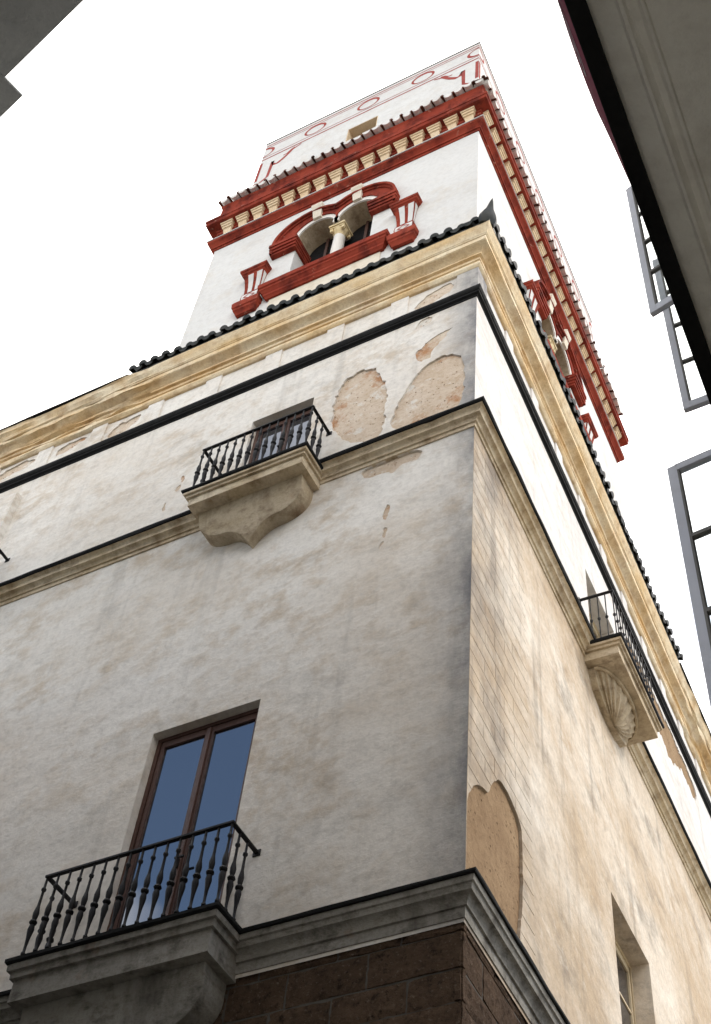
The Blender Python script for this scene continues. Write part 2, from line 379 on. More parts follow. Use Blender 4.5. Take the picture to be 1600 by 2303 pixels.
PB = rough([(-.02, 9.2), (-.02, 10.30), (0.216, 10.642), (0.424, 10.78), (0.557, 10.80), (.600, 10.98), (0.763, 11.184), (0.95, 11.262), (1.119, 11.266), (1.324, 11.219), (1.44, 11.12), (1.478, 10.937), (1.466, 10.38), (1.396, 9.9), (1.30, 9.2)], .022, .06, 8, 1)
PB = [(max(.012, a), max(9.22, b)) for a, b in PB]
W5 = rect(4.78, 6.25, 16.95, 19.33); W6 = rect(4.66, 6.2, 9.28, 12.72); W7 = rect(13.0, 14.5, 9.28, 12.72); W8 = rect(13.0, 14.5, 16.95, 19.33)
w = MB(); panel(w, FB, rect(0, VL, 8.9, SZ0+.1), [W6, W7, PB], 0, .3, [.32, .32, .03], outer_rim=False)
wb = w.build('wall', M['side'], pal); wb['label'] = 'ochre stained side wall with scored blocks'
b = MB(); flat(b, FB, PB, -.03); b.build('bare_patch', M['bare_dark'], wb)
PU = rough([(6.95, 19.95), (7.2, 20.2), (9.2, 20.28), (11.4, 20.2), (11.2, 19.6), (10.2, 19.75), (9.4, 19.1), (8.7, 19.4), (8.2, 18.7), (7.7, 18.9), (7.4, 19.4)], .10, .08, 14)
w = MB(); panel(w, FB, rect(0, VL, SZ0+.1, 20.45), [W5, W8, PU], 0, .3, [.32, .32, .02], outer_rim=False)
wc = w.build('wall', M['side_upper'], pal); wc['label'] = 'white upper side wall'
b = MB(); flat(b, FB, PU, -.02); b.build('bare_patch', M['bare_dark'], wc)

# --- scored plaster blocks near the corner of the side wall
row = 0; z = LZ1+.02
while z < SZ0-.05:
    h = .238+random.uniform(-.012, .012); cuts = [0.0]
    first = .42 if row % 2 else .72
    cuts += [first+random.uniform(-.03, .03), first+.58+random.uniform(-.03, .03), 1.78]
    for a, c in zip(cuts[:-1], cuts[1:]):
        if c-a < .1: continue
        r = rect(a+.008 if a else .003, c-.007, z+.006, min(z+h-.007, SZ0-.01))
        hit = any(inside(p, PB) for p in r) or any(r[0][0] < p[0] < r[2][0] and r[0][1] < p[1] < r[2][1] for p in PB)
        if hit and all(inside(p, PB) for p in r): continue
        m = MB(); panel(m, FB, r, [PB] if hit else [], .0035, .0035)
        if m.f: m.build('plaster_block', M['side'], wb)
    z += h; row += 1

# --- stone base below the ledge
ZB = LZ0+.03
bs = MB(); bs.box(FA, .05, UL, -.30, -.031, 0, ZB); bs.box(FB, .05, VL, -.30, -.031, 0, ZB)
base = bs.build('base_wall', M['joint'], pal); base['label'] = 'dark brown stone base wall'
rowz = [8.96, 8.835, 8.475, 8.155, 7.82, 7.47, 7.13, 6.80, 6.45, 6.1]
def stone(f, a, c, z0, z1):
    s1 = lambda: random.uniform(-.0055, .0055)
    dd = -.014+random.uniform(-.006, .006)
    m = MB(); n = 6; vs = []; g_ = .010
    for j in range(n):
        for i in range(n):
            u = a+g_+(c-a-2*g_)*i/(n-1); zz = z0+g_+(z1-z0-2*g_)*j/(n-1); e = i in (0, n-1) or j in (0, n-1)
            vs.append(f(u+s1(), dd-(.010 if e else 0)+s1(), zz+s1()))
    fs = [(j*n+i, j*n+i+1, (j+1)*n+i+1, (j+1)*n+i) for j in range(n-1) for i in range(n-1)]
    br = [i for i in range(n)]+[j*n+n-1 for j in range(1, n)]+[(n-1)*n+i for i in range(n-2, -1, -1)]+[j*n for j in range(n-2, 0, -1)]
    k = len(vs)
    for i in br:
        v = vs[i]; nrm_ = f(0, 1, 0)-f(0, 0, 0); vs.append(v-nrm_*.05)
    fs += [(br[i], br[(i+1) % len(br)], k+(i+1) % len(br), k+i) for i in range(len(br))]
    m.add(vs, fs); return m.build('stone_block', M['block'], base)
for r in range(len(rowz)-1):
    z1, z0 = rowz[r], rowz[r+1]
    u = 0.0; first = [.51, .91, .52, .86][r % 4] if r else .60
    x = first
    while u < 4.6:
        stone(FA, u, x, z0, z1); u = x; x = u+random.choice([.76, .80, .72, .62])
    u = 0.0; x = [.75, .5, .85, .6][r % 4]
    while u < 3.6:
        stone(FB, u, x, z0, z1); u = x; x = u+random.choice([.76, .80, .72, .62])

# --- ledges and cornice
def lj(p): return .006
pr = [(-.06, LZ0), (.012, LZ0), (.018, LZ0+.10), (.040, LZ0+.104), (.044, LZ0+.135), (.058, LZ0+.165), (.085, LZ0+.19), (.110, LZ0+.198), (.114, LZ0+.225), (.124, LZ0+.25), (.142, LZ0+.258), (.150, LZ0+.315), (-.06, LZ0+.318)]
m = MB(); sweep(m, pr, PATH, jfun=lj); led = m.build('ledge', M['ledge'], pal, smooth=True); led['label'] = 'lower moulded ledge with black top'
m = MB(); sweep(m, [(-.04, LZ1-.045), (.170, LZ1-.045), (.178, LZ1-.03), (.178, LZ1-.008), (.16, LZ1), (-.04, LZ1+.035)], PATH, jfun=lambda p: .008, step=.2); m.build('capping', M['black'], led)
pr = [(-.06, SZ0), (.02, SZ0), (.028, SZ0+.055), (.052, SZ0+.058), (.056, SZ0+.085), (.075, SZ0+.112), (.105, SZ0+.124), (.128, SZ0+.128), (.130, SZ0+.165), (.140, SZ0+.19), (.165, SZ0+.212), (.190, SZ0+.216), (.196, SZ0+.26), (-.06, SZ0+.262)]
m = MB(); sweep(m, pr, PATH, jfun=lambda p: .008); sc_ = m.build('ledge', M['string'], pal, smooth=True); sc_['label'] = 'middle moulded ledge with black top'
m = MB(); sweep(m, [(-.04, SZ1-.065), (.205, SZ1-.065), (.225, SZ1-.04), (.225, SZ1-.005), (.205, SZ1), (-.04, SZ1+.04)], PATH, jfun=lambda p: .010, step=.2); m.build('capping', M['black'], sc_)
# black moulding under the frieze
m = MB(); sweep(m, [(-.05, 20.37), (.012, 20.37), (.020, 20.40), (.055, 20.42), (.060, 20.455), (.070, 20.46), (.092, 20.50), (.092, 20.56), (.085, 20.585), (-.05, 20.60)], PATH, jfun=lambda p: .004)
m.build('black_moulding', M['black'], pal, smooth=True)
# frieze
PF = [(rough([(1.12, 20.80), (0.90, 21.10), (0.62, 21.22), (0.42, 21.20), (0.40, 20.98), (0.62, 20.86), (0.86, 20.72)], .04, .05, 31), .02),
      (rough([(6.95, 20.72), (6.93, 21.05), (6.6, 21.18), (6.33, 21.22), (6.3, 21.05), (6.5, 20.85)], .05, .05, 33), .03),
      (rough([(8.1, 20.9), (8.05, 21.2), (7.5, 21.26), (7.45, 21.1), (7.7, 21.0)], .05, .05, 34), .03),
      (rough([(9.4, 20.85), (9.3, 21.2), (8.6, 21.26), (8.55, 21.05), (8.9, 20.95)], .05, .05, 35), .03)]
m = MB(); panel(m, FA, rect(0, UL, 20.42, 21.42), [p for p, _ in PF], -.004, .3, [q for _, q in PF], outer_rim=False)
fa = m.build('frieze', M['front'], pal)
for p, q in PF: b = MB(); flat(b, FA, p, -q); b.build('bare_patch', M['bare_light'], fa)
m = MB(); panel(m, FB, rect(0, VL, 20.42, 21.42), [], -.004, .3, outer_rim=False); fb = m.build('frieze', M['side_upper'], pal)
for f, par, mat, L, first in ((FA, fa, M['front'], UL, 1.19), (FB, fb, M['side_upper'], VL, 1.19)):
    u = first
    while u < L-.4:
        m = MB(); m.box(f, u, u+.315, -.1, .030, 20.52, 21.345); m.build('pilaster_strip', mat, par, bevel=.006); u += 1.169
m = MB(); c1, c2 = .34, .34
sweep(m, [(-.1, 20.5), (.030, 20.5), (.030, 21.345), (-.1, 21.345)], xy(FA, (c1, 0), (0, 0))+xy(FB, (c2, 0))); m.build('pilaster_strip', M['front'], fa, bevel=.006)
# cornice
def cj(p): return .045 if (p.x < -6.3 or p.y > 10.5) else (.006 if p.x < -.1 else .012)
pr = [(-.06, 21.30), (.035, 21.305), (.065, 21.335), (.078, 21.375), (.070, 21.415), (.045, 21.45), (.040, 21.468), (.078, 21.474), (.080, 21.500), (.046, 21.508), (.052, 21.575), (.058, 21.596), (.104, 21.602), (.107, 21.632),
      (.070, 21.640), (.080, 21.66), (.120, 21.705), (.170, 21.738), (.225, 21.757), (.228, 21.768), (.236, 21.77), (.240, 21.875), (.255, 21.882), (.258, 21.905), (.268, 21.912), (.280, 21.955), (.310, 22.01), (.330, 22.06), (.338, 22.09), (.345, 22.12), (-.06, 22.125)]
m = MB(); sweep(m, pr, PATH, jfun=cj, step=.16); cor = m.build('cornice', M['cornice'], pal, smooth=True); cor['label'] = 'ochre moulded cornice, broken at its far ends'
# roof terrace and flashing outside the tiled skirt
m = MB(); m.add([FA(UL, .30, 22.122), FA(0, .30, 22.122)-Vector((-.3, 0, 0)), FB(VL, .30, 22.122), FB(VL, -12, 22.122), FA(UL, -12, 22.122)], [(0, 1, 2, 3, 4)])
m.build('roof', M['terrace'], pal)
m = MB(); sweep(m, [(.24, 22.12), (.375, 22.118), (.375, 22.15), (.36, 22.175), (.24, 22.175)], xy(FA, (UL, 0), (6.62, 0)), jfun=lambda p: .006, step=.2); m.build('flashing', M['black'], pal)
m = MB(); sweep(m, [(.24, 22.12), (.375, 22.118), (.375, 22.15), (.36, 22.175), (.24, 22.175)], xy(FB, (9.9, 0), (VL, 0)), jfun=lambda p: .006, step=.2); m.build('flashing', M['black'], pal)

# --- roof tiles
def tile_mesh(name, mat, r0, r1, L, up=True, th=.014, n=7, end=True):
    vs = []; fs = []; sg = 1 if up else -1
    for (y, r) in ((0, r0), (L, r1)):
        for rad in (r, r-th):
            for i in range(n+1):
                a = pi*i/n; vs.append((rad*cos(a), y, sg*rad*sin(a)*.92))
    k = n+1
    for i in range(n):
        fs += [(i, i+1, 2*k+i+1, 2*k+i), (k+i+1, k+i, 3*k+i, 3*k+i+1), (i+1, i, k+i, k+i+1), (2*k+i, 2*k+i+1, 3*k+i+1, 3*k+i)]
    fs += [(0, 2*k, 3*k, k), (n, k+n, 3*k+n, 2*k+n)]
    if end: vs.append((0, .002, 0)); q = len(vs)-1; fs += [(i, i+1, q) for i in range(k, k+n)]     # mortar plug
    me = bpy.data.meshes.new(name); me.from_pydata(vs, [], fs)
    bm = bmesh.new(); bm.from_mesh(me); bmesh.ops.recalc_face_normals(bm, faces=bm.faces); bm.to_mesh(me); bm.free()
    me.materials.append(mat)
    for p in me.polygons: p.use_smooth = len(p.vertices) == 4
    me.set_sharp_from_angle(angle=radians(45)); return me
def tile_row(parent, f, u0, u1, sp, d, z, slope, cover, pan, sgn, dz=.085):
    ex = (f(1, 0, 0)-f(0, 0, 0))*sgn; inn = -(f(0, 1, 0)-f(0, 0, 0)); s = inn*cos(slope)+Vector((0, 0, 1))*sin(slope); nn = ex.cross(s)
    n = int(round((u1-u0)/sp)); sp = (u1-u0)/n
    for i in range(n+1):
        for kind in (0, 1):
            if kind == 1 and i == n: continue
            u = u0+sp*(i+.5*kind)
            j = lambda a: random.uniform(-a, a)
            p = f(u+j(.012), d+j(.022)+(.006 if kind else 0), z+j(.007)+(dz if kind == 0 else dz+.012))
            R = Matrix((ex, s, nn)).transposed() @ Matrix.Rotation(j(.08), 3, 'Z') @ Matrix.Rotation(j(.08), 3, 'Y')
            put('roof_tile', cover if kind == 0 else pan, parent, p, R)
cov = tile_mesh('roof_tile', M['tile'], .082, .070, .52, end=True); panm = tile_mesh('roof_tile', M['tile'], .088, .095, .52, up=False, end=True)
tile_row(pal, FA, -.12, 6.52, .236, .405, 22.125, radians(24), cov, panm, -1)
tile_row(pal, FB, -.12, 9.82, .236, .405, 22.125, radians(24), cov, panm, 1)
# mortar bed under the tiles
m = MB(); sweep(m, [(.10, 22.10), (.345, 22.122), (.35, 22.155), (-.04, 22.33), (-.06, 22.10)], xy(FA, (6.6, 0), (0, 0))+xy(FB, (9.9, 0)), jfun=lambda p: .006, step=.2); m.build('tile_bed', M['tile'], pal)
# corner finial tile, a horn that rises outwards
dg = (FA(0, 1, 0)+FB(0, 1, 0)).normalized(); C0 = FA(0, .34, 22.14)+Vector((.34, 0, 0))
m = MB(); rings = []; NS = 10
for i in range(NS+1):
    t = i/NS; c = C0+dg*(.02+.10*t+.05*t*t-.10*(1-t))+Vector((0, 0, -.02+.52*t)); r = .125*(1-t)**.75*(1+.55*sin(pi*min(1, t*1.6)))+.004
    side = Vector((-dg.y, dg.x, 0)); rings.append([c+side*(r*cos(2*pi*k/10))+dg*(.55*r*sin(2*pi*k/10)) for k in range(10)])
m.add([v for r_ in rings for v in r_], [(i*10+k, i*10+(k+1) % 10, (i+1)*10+(k+1) % 10, (i+1)*10+k) for i in range(NS) for k in range(10)]+[list(range(10))])
m.build('finial_tile', M['tile'], pal, smooth=True)['label'] = 'pointed black tile horn at the roof corner'

# --- windows
def window(parent, f, u0, u1, z0, z1, dep, fr, gl, double=True, muntins=0, handle=True, st=.055, label=None):
    m = MB(); a, c = u0+.0, u1-.0; d0, d1 = -dep-.06, -dep+.02
    m.box(f, a, a+st, d0, d1, z0, z1); m.box(f, c-st, c, d0, d1, z0, z1); m.box(f, a+st, c-st, d0, d1, z1-st, z1); m.box(f, a+st, c-st, d0, d1, z0, z0+.1)
    fo = m.build('window', fr, parent, bevel=.006)
    if label: fo['label'] = label
    mid = (a+c)/2
    leaves = [(a+st+.003, mid-.003), (mid+.003, c-st-.003)] if double else [(a+st+.003, c-st-.003)]
    for x0, x1 in leaves:
        m = MB(); e0, e1 = -dep-.045, -dep+.006; s2 = .058; zz0, zz1 = z0+.103, z1-st-.003
        m.box(f, x0, x0+s2, e0, e1, zz0, zz1); m.box(f, x1-s2, x1, e0, e1, zz0, zz1); m.box(f, x0+s2, x1-s2, e0, e1, zz1-.09, zz1); m.box(f, x0+s2, x1-s2, e0, e1, zz0, zz0+.16)
        for k in range(muntins):
            zm = zz0+.16+(zz1-zz0-.25)*(k+1)/(muntins+1); m.box(f, x0+s2, x1-s2, e0+.01, e1-.008, zm-.018, zm+.018)
        m.build('sash', fr, fo, bevel=.006)
        m = MB(); m.box(f, x0+s2-.01, x1-s2+.01, -dep-.026, -dep-.018, zz0+.15, zz1-.08); m.build('pane', gl, fo)
    if double:
        m = MB(); m.box(f, mid-.028, mid+.028, -dep+.006, -dep+.028, z0+.12, z1-st-.02); m.build('cover_strip', fr, fo, bevel=.008)
    if handle:
        m = MB(); zh = z0+1.30; m.box(f, mid-.015, mid+.015, -dep+.028, -dep+.05, zh-.06, zh+.06); m.box(f, mid-.012, mid+.012, -dep+.05, -dep+.09, zh+.02, zh+.045); m.box(f, mid-.10, mid+.012, -dep+.075, -dep+.095, zh+.02, zh+.045)
        m.build('handle', M['iron'], fo, bevel=.004)
    m = MB(); m.box(f, u0+.01, u1-.01, -dep-.35, -dep-.34, z0, z1); m.build('dark_room', M['dark'], fo)
    return fo
window(pal, FA, 2.585, 4.032, LZ1, 12.64, .13, M['wood'], M['glass'], label='brown two leaf window reflecting blue sky behind the lower balcony')
window(pal, FA, 2.69, 3.777, 17.0, 19.256, .15, M['wood'], M['glass'], label='brown two leaf window behind the upper front balcony')
window(pal, FA, 8.86, 10.2, 17.0, 19.45, .18, M['wood'], M['glass'], label='brown window at the left border of the front wall')
window(pal, FB, 4.78, 6.25, 17.0, 19.33, .26, M['wood_pale'], M['glass'], label='cream window behind the shell balcony')
window(pal, FB, 4.66, 6.2, 9.3, 12.72, .26, M['wood_pale'], M['glass'], muntins=4, handle=False, label='lower cream window of the side wall')
window(pal, FB, 13.0, 14.5, 9.3, 12.72, .26, M['wood_pale'], M['glass'], muntins=4, handle=False)
window(pal, FB, 13.0, 14.5, 17.0, 19.33, .26, M['wood_pale'], M['glass'])
# raised plaster surround round the leftmost window
m = MB(); panel(m, FA, rect(8.42, 10.65, 17.0, 19.88), [rect(8.86, 10.2, 16.9, 19.45)], .14, .16); m.build('window_surround', M['front'], pal)

# --- balconies
def bal_profile():
    h = .80; P_ = [(.011, 0), (.011, .05), (.020, .055), (.020, .07), (.012, .08), (.013, .14), (.017, .20), (.024, .25), (.029, .29), (.024, .325), (.017, .335), (.030, .345), (.036, .358), (.030, .372), (.017, .382), (.024, .41), (.027, .45), (.020, .49), (.014, .52), (.012, .60), (.012, .66), (.022, .672), (.022, .69), (.012, .70), (.011, .80)]
    me = MB(); me.lathe([(r*1.18, z) for r, z in P_], 8); o = bpy.data.meshes.new('baluster'); o.from_pydata(me.v, [], me.f)
    for p in o.polygons: p.use_smooth = True
    o.set_sharp_from_angle(angle=radians(50)); o.materials.append(M['iron']); return o
BAL = bal_profile()
def simple_bal():
    P_ = [(.010, 0), (.010, .36), (.022, .375), (.028, .39), (.022, .405), (.010, .42), (.010, .80)]
    me = MB(); me.lathe(P_, 6); o = bpy.data.meshes.new('baluster'); o.from_pydata(me.v, [], me.f); o.materials.append(M['iron']); return o
BAL2 = simple_bal()
def balcony(parent, f, rev, u0, u1, zt, D, nf, ns, label, corbel, slab_mat, hgt, bal, ins=.10, sh=.45):
    q_ = lambda a: zt-.06-(a-.06)*(sh-.06)/.39
    pth = [(u1-.22, -.02), (u1-.22, D-.22), (u0+.22, D-.22), (u0+.22, -.02)]
    if not rev: pth = [(u0+.22, -.02), (u0+.22, D-.22), (u1-.22, D-.22), (u1-.22, -.02)]
    path = xy(f, *pth)
    pr = [(-0.18, q_(0.45)), (-0.015, q_(0.45)), (-0.01, q_(0.378)), (0.03, q_(0.375)), (0.036, q_(0.298)), (0.072, q_(0.295)), (0.09, q_(0.275)), (0.112, q_(0.235)), (0.118, q_(0.203)), (0.155, q_(0.2)), (0.158, q_(0.128)), (0.19, q_(0.125)), (0.194, q_(0.06)), (-0.18, q_(0.06))]
    m = MB(); sweep(m, pr, path, jfun=lambda p: .007, step=.12)
    m.box(f, u0+.10, u1-.10, -.02, D-.10, zt-sh+.01, zt-.062)
    bo = m.build('balcony', slab_mat, parent, smooth=True); bo['label'] = label
    m = MB(); sweep(m, [(-.1, zt-.058), (.205, zt-.058), (.22, zt-.04), (.222, zt-.005), (.20, zt+.012), (-.1, zt+.02)], path, jfun=lambda p: .008, step=.12); m.box(f, u0+.1, u1-.1, -.01, D-.1, zt-.05, zt+.016)
    m.build('capping', M['black'], bo)
    r0, r1, rd = u0+ins, u1-ins, D-ins; zb = zt+.02
    m = MB(); hr = .022
    m.box(f, r0-hr, r1+hr, rd-hr, rd+hr, zb+hgt, zb+hgt+.028); m.box(f, r0-hr, r0+hr, -.01, rd-hr, zb+hgt, zb+hgt+.028); m.box(f, r1-hr, r1+hr, -.01, rd-hr, zb+hgt, zb+hgt+.028)
    m.box(f, r0-.045, r0+.045, .0, .012, zb+hgt-.03, zb+hgt+.05); m.box(f, r1-.045, r1+.045, .0, .012, zb+hgt-.03, zb+hgt+.05)
    m.build('handrail', M['iron'], bo, bevel=.004)
    pos = [(r0+(r1-r0)*i/(nf-1), rd) for i in range(nf)]
    for k in range(1, ns): pos += [(r0, rd-rd*k/ns*.92), (r1, rd-rd*k/ns*.92)]
    for (a, c) in pos:
        o = put('baluster', bal, bo, f(a, c, zb), Matrix.Rotation(random.uniform(0, 6), 3, 'Z')); o.scale = (1, 1, hgt/.80)
    corbel(bo, f, u0, u1, zt, D, sh)
    return bo
def ogee(uc, hw, zt, zs, zp):
    """brace shaped outline: straight sides, rounded shoulders, a drop point"""
    R = []
    R += [(uc-hw, zt), (uc-hw, zs)]
    R += ell(uc-hw+.50*hw, zs, .50*hw, (zs-zp)*.52, pi, 1.5*pi, 8)[1:]
    x0 = uc-.50*hw; z0 = zs-(zs-zp)*.52
    for i in range(1, 8):
        t = i/7; R.append((x0+(uc-x0)*t, z0+(zp-z0)*(t**2.2)))
    L = [(2*uc-a, b) for a, b in R[:-1]]
    return R+L[::-1]
def corbel_drop(dt, db, drop):
    def fn(bo, f, u0, u1, zt, D, sh):
        uc = (u0+u1)/2; hw = (u1-u0)/2-.19; zs = zt-sh-.17; zp = zt-drop; zz = zt-sh+.01
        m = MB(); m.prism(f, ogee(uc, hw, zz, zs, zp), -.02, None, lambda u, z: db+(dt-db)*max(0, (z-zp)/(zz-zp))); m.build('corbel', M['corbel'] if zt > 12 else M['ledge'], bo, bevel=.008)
    return fn
def corbel_shell(bo, f, u0, u1, zt, D, sh):
    uc = (u0+u1)/2; hw = (u1-u0)/2-.25
    m = MB(); m.prism(f, [(uc-hw, zt-sh+.01), (uc-hw, zt-sh-.06), (uc-hw*.80, zt-sh-.30), (uc-hw*.3, zt-sh-.42), (uc+hw*.3, zt-sh-.42), (uc+hw*.80, zt-sh-.30), (uc+hw, zt-sh-.06), (uc+hw, zt-sh+.01)], -.02, .10)
    co = m.build('corbel', M['corbel'], bo, bevel=.012)
    hinge = Vector((uc, .10, zt-sh-.44)); vs = []; NA, NT = 64, 12
    for j in range(NT+1):
        t = j/NT
        for i in range(NA+1):
            a = pi*i/NA; rb = .5+.5*cos(a*22); rim = Vector((uc-cos(a)*(hw-.02), .10+sin(a)*(D-.36), zt-sh-.005))
            q = hinge.lerp(rim, t); q.z = hinge.z+(rim.z-hinge.z)*(t**1.7); bul = .035*rb*sin(pi*min(1, t*.62+.1))
            dirn = Vector((-cos(a), sin(a), -1)).normalized(); q += dirn*bul; q.y = max(q.y, .09); vs.append(f(q.x, q.y, q.z))
    m = MB(); m.add(vs, [(j*(NA+1)+i, j*(NA+1)+i+1, (j+1)*(NA+1)+i+1, (j+1)*(NA+1)+i) for j in range(NT) for i in range(NA)]); m.build('shell', M['corbel'], bo, smooth=True)
    # raised rim round the shell
    m = MB(); vs = []; fs = []; n = 28
    for i in range(n+1):
        a = pi*i/n; c = Vector((uc-cos(a)*(hw+.0), .10+sin(a)*(D-.34), zt-sh-.02))
        for k in range(6): b_ = 2*pi*k/6; vs.append(f(c.x-cos(a)*.03*cos(b_), c.y+sin(a)*.03*cos(b_), c.z+.035*sin(b_)))
    fs = [(i*6+k, i*6+(k+1) % 6, (i+1)*6+(k+1) % 6, (i+1)*6+k) for i in range(n) for k in range(6)]
    m.add(vs, fs); m.build('rim', M['corbel'], bo, smooth=True)
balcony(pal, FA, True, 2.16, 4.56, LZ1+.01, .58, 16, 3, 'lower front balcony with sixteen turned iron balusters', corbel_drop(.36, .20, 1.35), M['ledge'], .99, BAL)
balcony(pal, FA, True, 2.19, 4.20, SZ1-.08, .60, 14, 3, 'upper front balcony on a pointed plaster corbel', corbel_drop(.33, .13, 1.16), M['string'], 1.05, BAL, sh=.32)
balcony(pal, FA, True, 7.95, 11.3, SZ1-.08, .60, 26, 3, 'balcony at the left border of the photo', corbel_drop(.33, .13, 1.16), M['string'], 1.05, BAL, sh=.32)
balcony(pal, FB, False, 4.20, 6.26, SZ1-.08, .62, 14, 4, 'side balcony on a carved shell corbel', corbel_shell, M['corbel'], 1.05, BAL2, sh=.32)

# ================================================================== WATCH TOWER
TD = -.06
t0 = FA(0, TD, 0); q0 = FB(0, TD, 0)
vv = (t0.y-q0.y)/UB.y; T0 = q0+UB*vv                       # corner of the two tower planes
T1 = FA(6.1, TD, 0); T2 = FB(8.45, TD, 0); T3 = T1+(T2-T0)
TZ = 22.12
tow = thing('watch_tower', (T0.x, T0.y, TZ), 'white watch tower with red cornices and twin arched windows above the palace roof', 'tower')
TP = [T1.xy, T0.xy, T2.xy, T3.xy]
UC_A, UC_B = 3.06, 4.25
def twin_hole(uc):
    r = .40; zs = 26.12; hw = .845; c = .44
    return [(uc-hw, 24.05), (uc+hw, 24.05)] + [(uc+hw, zs)] + ell(uc+c, zs, hw-c, .44, 0, pi, 12)[1:-1] + [(uc+.03, zs), (uc-.03, zs)] + ell(uc-c, zs, hw-c, .44, 0, pi, 12)[1:-1] + [(uc-hw, zs)]
w = MB(); panel(w, FA, rect(-T0.x, 6.1, TZ-.05, 28.1), [twin_hole(UC_A)], TD, .3, [.50], outer_rim=False)
w.build('wall', M['tower'], tow)
v0 = UB.dot(T0)
w = MB(); panel(w, FB, rect(v0, 8.45, TZ-.05, 28.1), [twin_hole(UC_B)], TD, .3, [.50], outer_rim=False); w.build('wall', M['tower'], tow)
m = MB(); m.add([(*p, z) for z in (TZ-.05, 28.1) for p in (T2.xy, T3.xy, T1.xy)], [(0, 1, 4, 3), (1, 2, 5, 4)]); m.build('wall', M['tower'], tow)

# red cornices
LC = [(-.05, 27.50), (.02, 27.52), (.03, 27.575), (.055, 27.58), (.06, 27.63), (.085, 27.66), (.105, 27.70), (.135, 27.72), (.145, 27.73), (.15, 27.795), (.14, 27.81), (-.05, 27.825)]
m = MB(); sweep(m, LC, TP, closed=True, jfun=lambda p: .003); m.build('lower_cornice', M['red'], tow, smooth=True)
m = MB(); sweep(m, [(-.05, 27.806), (.165, 27.806), (.165, 27.83), (.03, 27.90), (-.05, 27.90)], TP, closed=True); m.build('white_band', M['tower'], tow)
m = MB(); sweep(m, [(-.30, 27.92), (-.010, 27.92), (-.010, 28.02), (.012, 28.025), (.012, 28.10), (.035, 28.11), (.035, 28.22), (.06, 28.23), (.06, 28.34), (.085, 28.35), (.085, 28.44), (.26, 28.47), (.268, 28.49), (.268, 28.60), (.285, 28.61), (.288, 28.70), (.27, 28.72), (.13, 28.74), (.12, 28.78), (.118, 29.50), (.13, 29.56), (.15, 29.60), (.15, 29.64), (-.30, 29.68)], TP, closed=True, jfun=lambda p: .003)
m.build('upper_cornice', M['red'], tow, smooth=True)
# stepped cream brackets
def bracket_mesh():
    m = MB(); f = lambda u, d, z: Vector((u, d, z))
    def taper(w0, w1, d0, d1, z0, z1): m.hexa([f(s*w, dd, zz) for zz, w, dm in ((z0, w0, d0), (z1, w1, d1)) for dd in (-.02, dm) for s in (-1, 1)])
    taper(.078, .100, .05, .10, 0, .25); taper(.116, .124, .125, .135, .25, .31); taper(.130, .138, .155, .165, .312, .372); taper(.146, .153, .185, .19, .374, .43)
    o = m.build('bracket', M['cream'], None, bevel=.004, origin=(0, 0, 0)); me = o.data; return o
bk = bracket_mesh(); bme = bk.data; bpy.data.objects.remove(bk)
def brk(f, u, sgn):
    ex = (f(1, 0, 0)-f(0, 0, 0))*sgn; out = f(0, 1, 0)-f(0, 0, 0); R = Matrix((ex, out, Vector((0, 0, 1)))).transposed()
    put('bracket', bme, tow, f(u, TD+.01, 28.03), R)
for i in range(16): brk(FA, .235+i*.3755, 1)
for i in range(22): brk(FB, .21+i*.3835, -1)
# tower tiles
cov2 = tile_mesh('roof_tile', M['tile_brown'], .040, .045, .34, end=True); pan2 = tile_mesh('roof_tile', M['tile_white'], .094, .10, .36, up=False, end=True)
tile_row(tow, FA, -.14, 6.24, .232, TD+.26, 29.64, radians(16), cov2, pan2, -1, dz=.07)
tile_row(tow, FB, -.14, 8.62, .232, TD+.26, 29.64, radians(16), cov2, pan2, 1, dz=.07)
# upper shaft
eA = Vector((-1, 0, 0)); 
sA, sR, sL, sB, ST = .23, .13, .17, .23, 33.9
S0 = T0+eA*sR+UB*sA; S1 = T1-eA*sL+UB*sA; S2 = T2+eA*sR-UB*sB; S3 = T3-eA*sL-UB*sB
DA = -S0.y; UA0, UA1 = -S0.x, -S1.x
DB = NB.dot(S0); VB0, VB1 = UB.dot(S0), UB.dot(S2)
HOLE = rect(2.72, 3.50, 31.2, 32.12)
w = MB(); panel(w, FA, rect(UA0, UA1, 29.6, ST), [HOLE], DA, .3, [.45], outer_rim=False)
w.build('wall', M['tower'], tow)
m = MB(); m.add([(*p.xy, z) for z in (29.6, ST) for p in (S0, S2, S3, S1)], [(0, 1, 5, 4), (1, 2, 6, 5), (2, 3, 7, 6), (4, 5, 6, 7)]); m.build('wall', M['tower'], tow)
m = MB(); m.box(FA, 2.7, 3.52, DA-.47, DA-.44, 31.0, 32.2); m.build('dark_room', M['dark'], tow)
m = MB(); m.box(FA, 2.55, 3.62, DA-.44, DA-.40, 31.55, 31.62); m.box(FA, 2.95, 3.05, DA-.44, DA-.40, 31.1, 32.2); m.build('window', M['wood'], tow)
# cream lining of the small window
m = MB()
m.box(FA, 2.722, 3.498, DA-.43, DA-.004, 32.095, 32.118); m.box(FA, 2.722, 2.74, DA-.43, DA-.004, 31.21, 32.09); m.box(FA, 3.48, 3.498, DA-.43, DA-.004, 31.21, 32.09); m.build('window_lining', M['cream'], tow)
m = MB(); sweep(m, [(-.05, ST-.004), (.018, ST-.004), (.018, ST+.03), (-.05, ST+.035)], [S1.xy, S0.xy, S2.xy, S3.xy], closed=True); m.build('parapet_edge', M['putty'], tow)

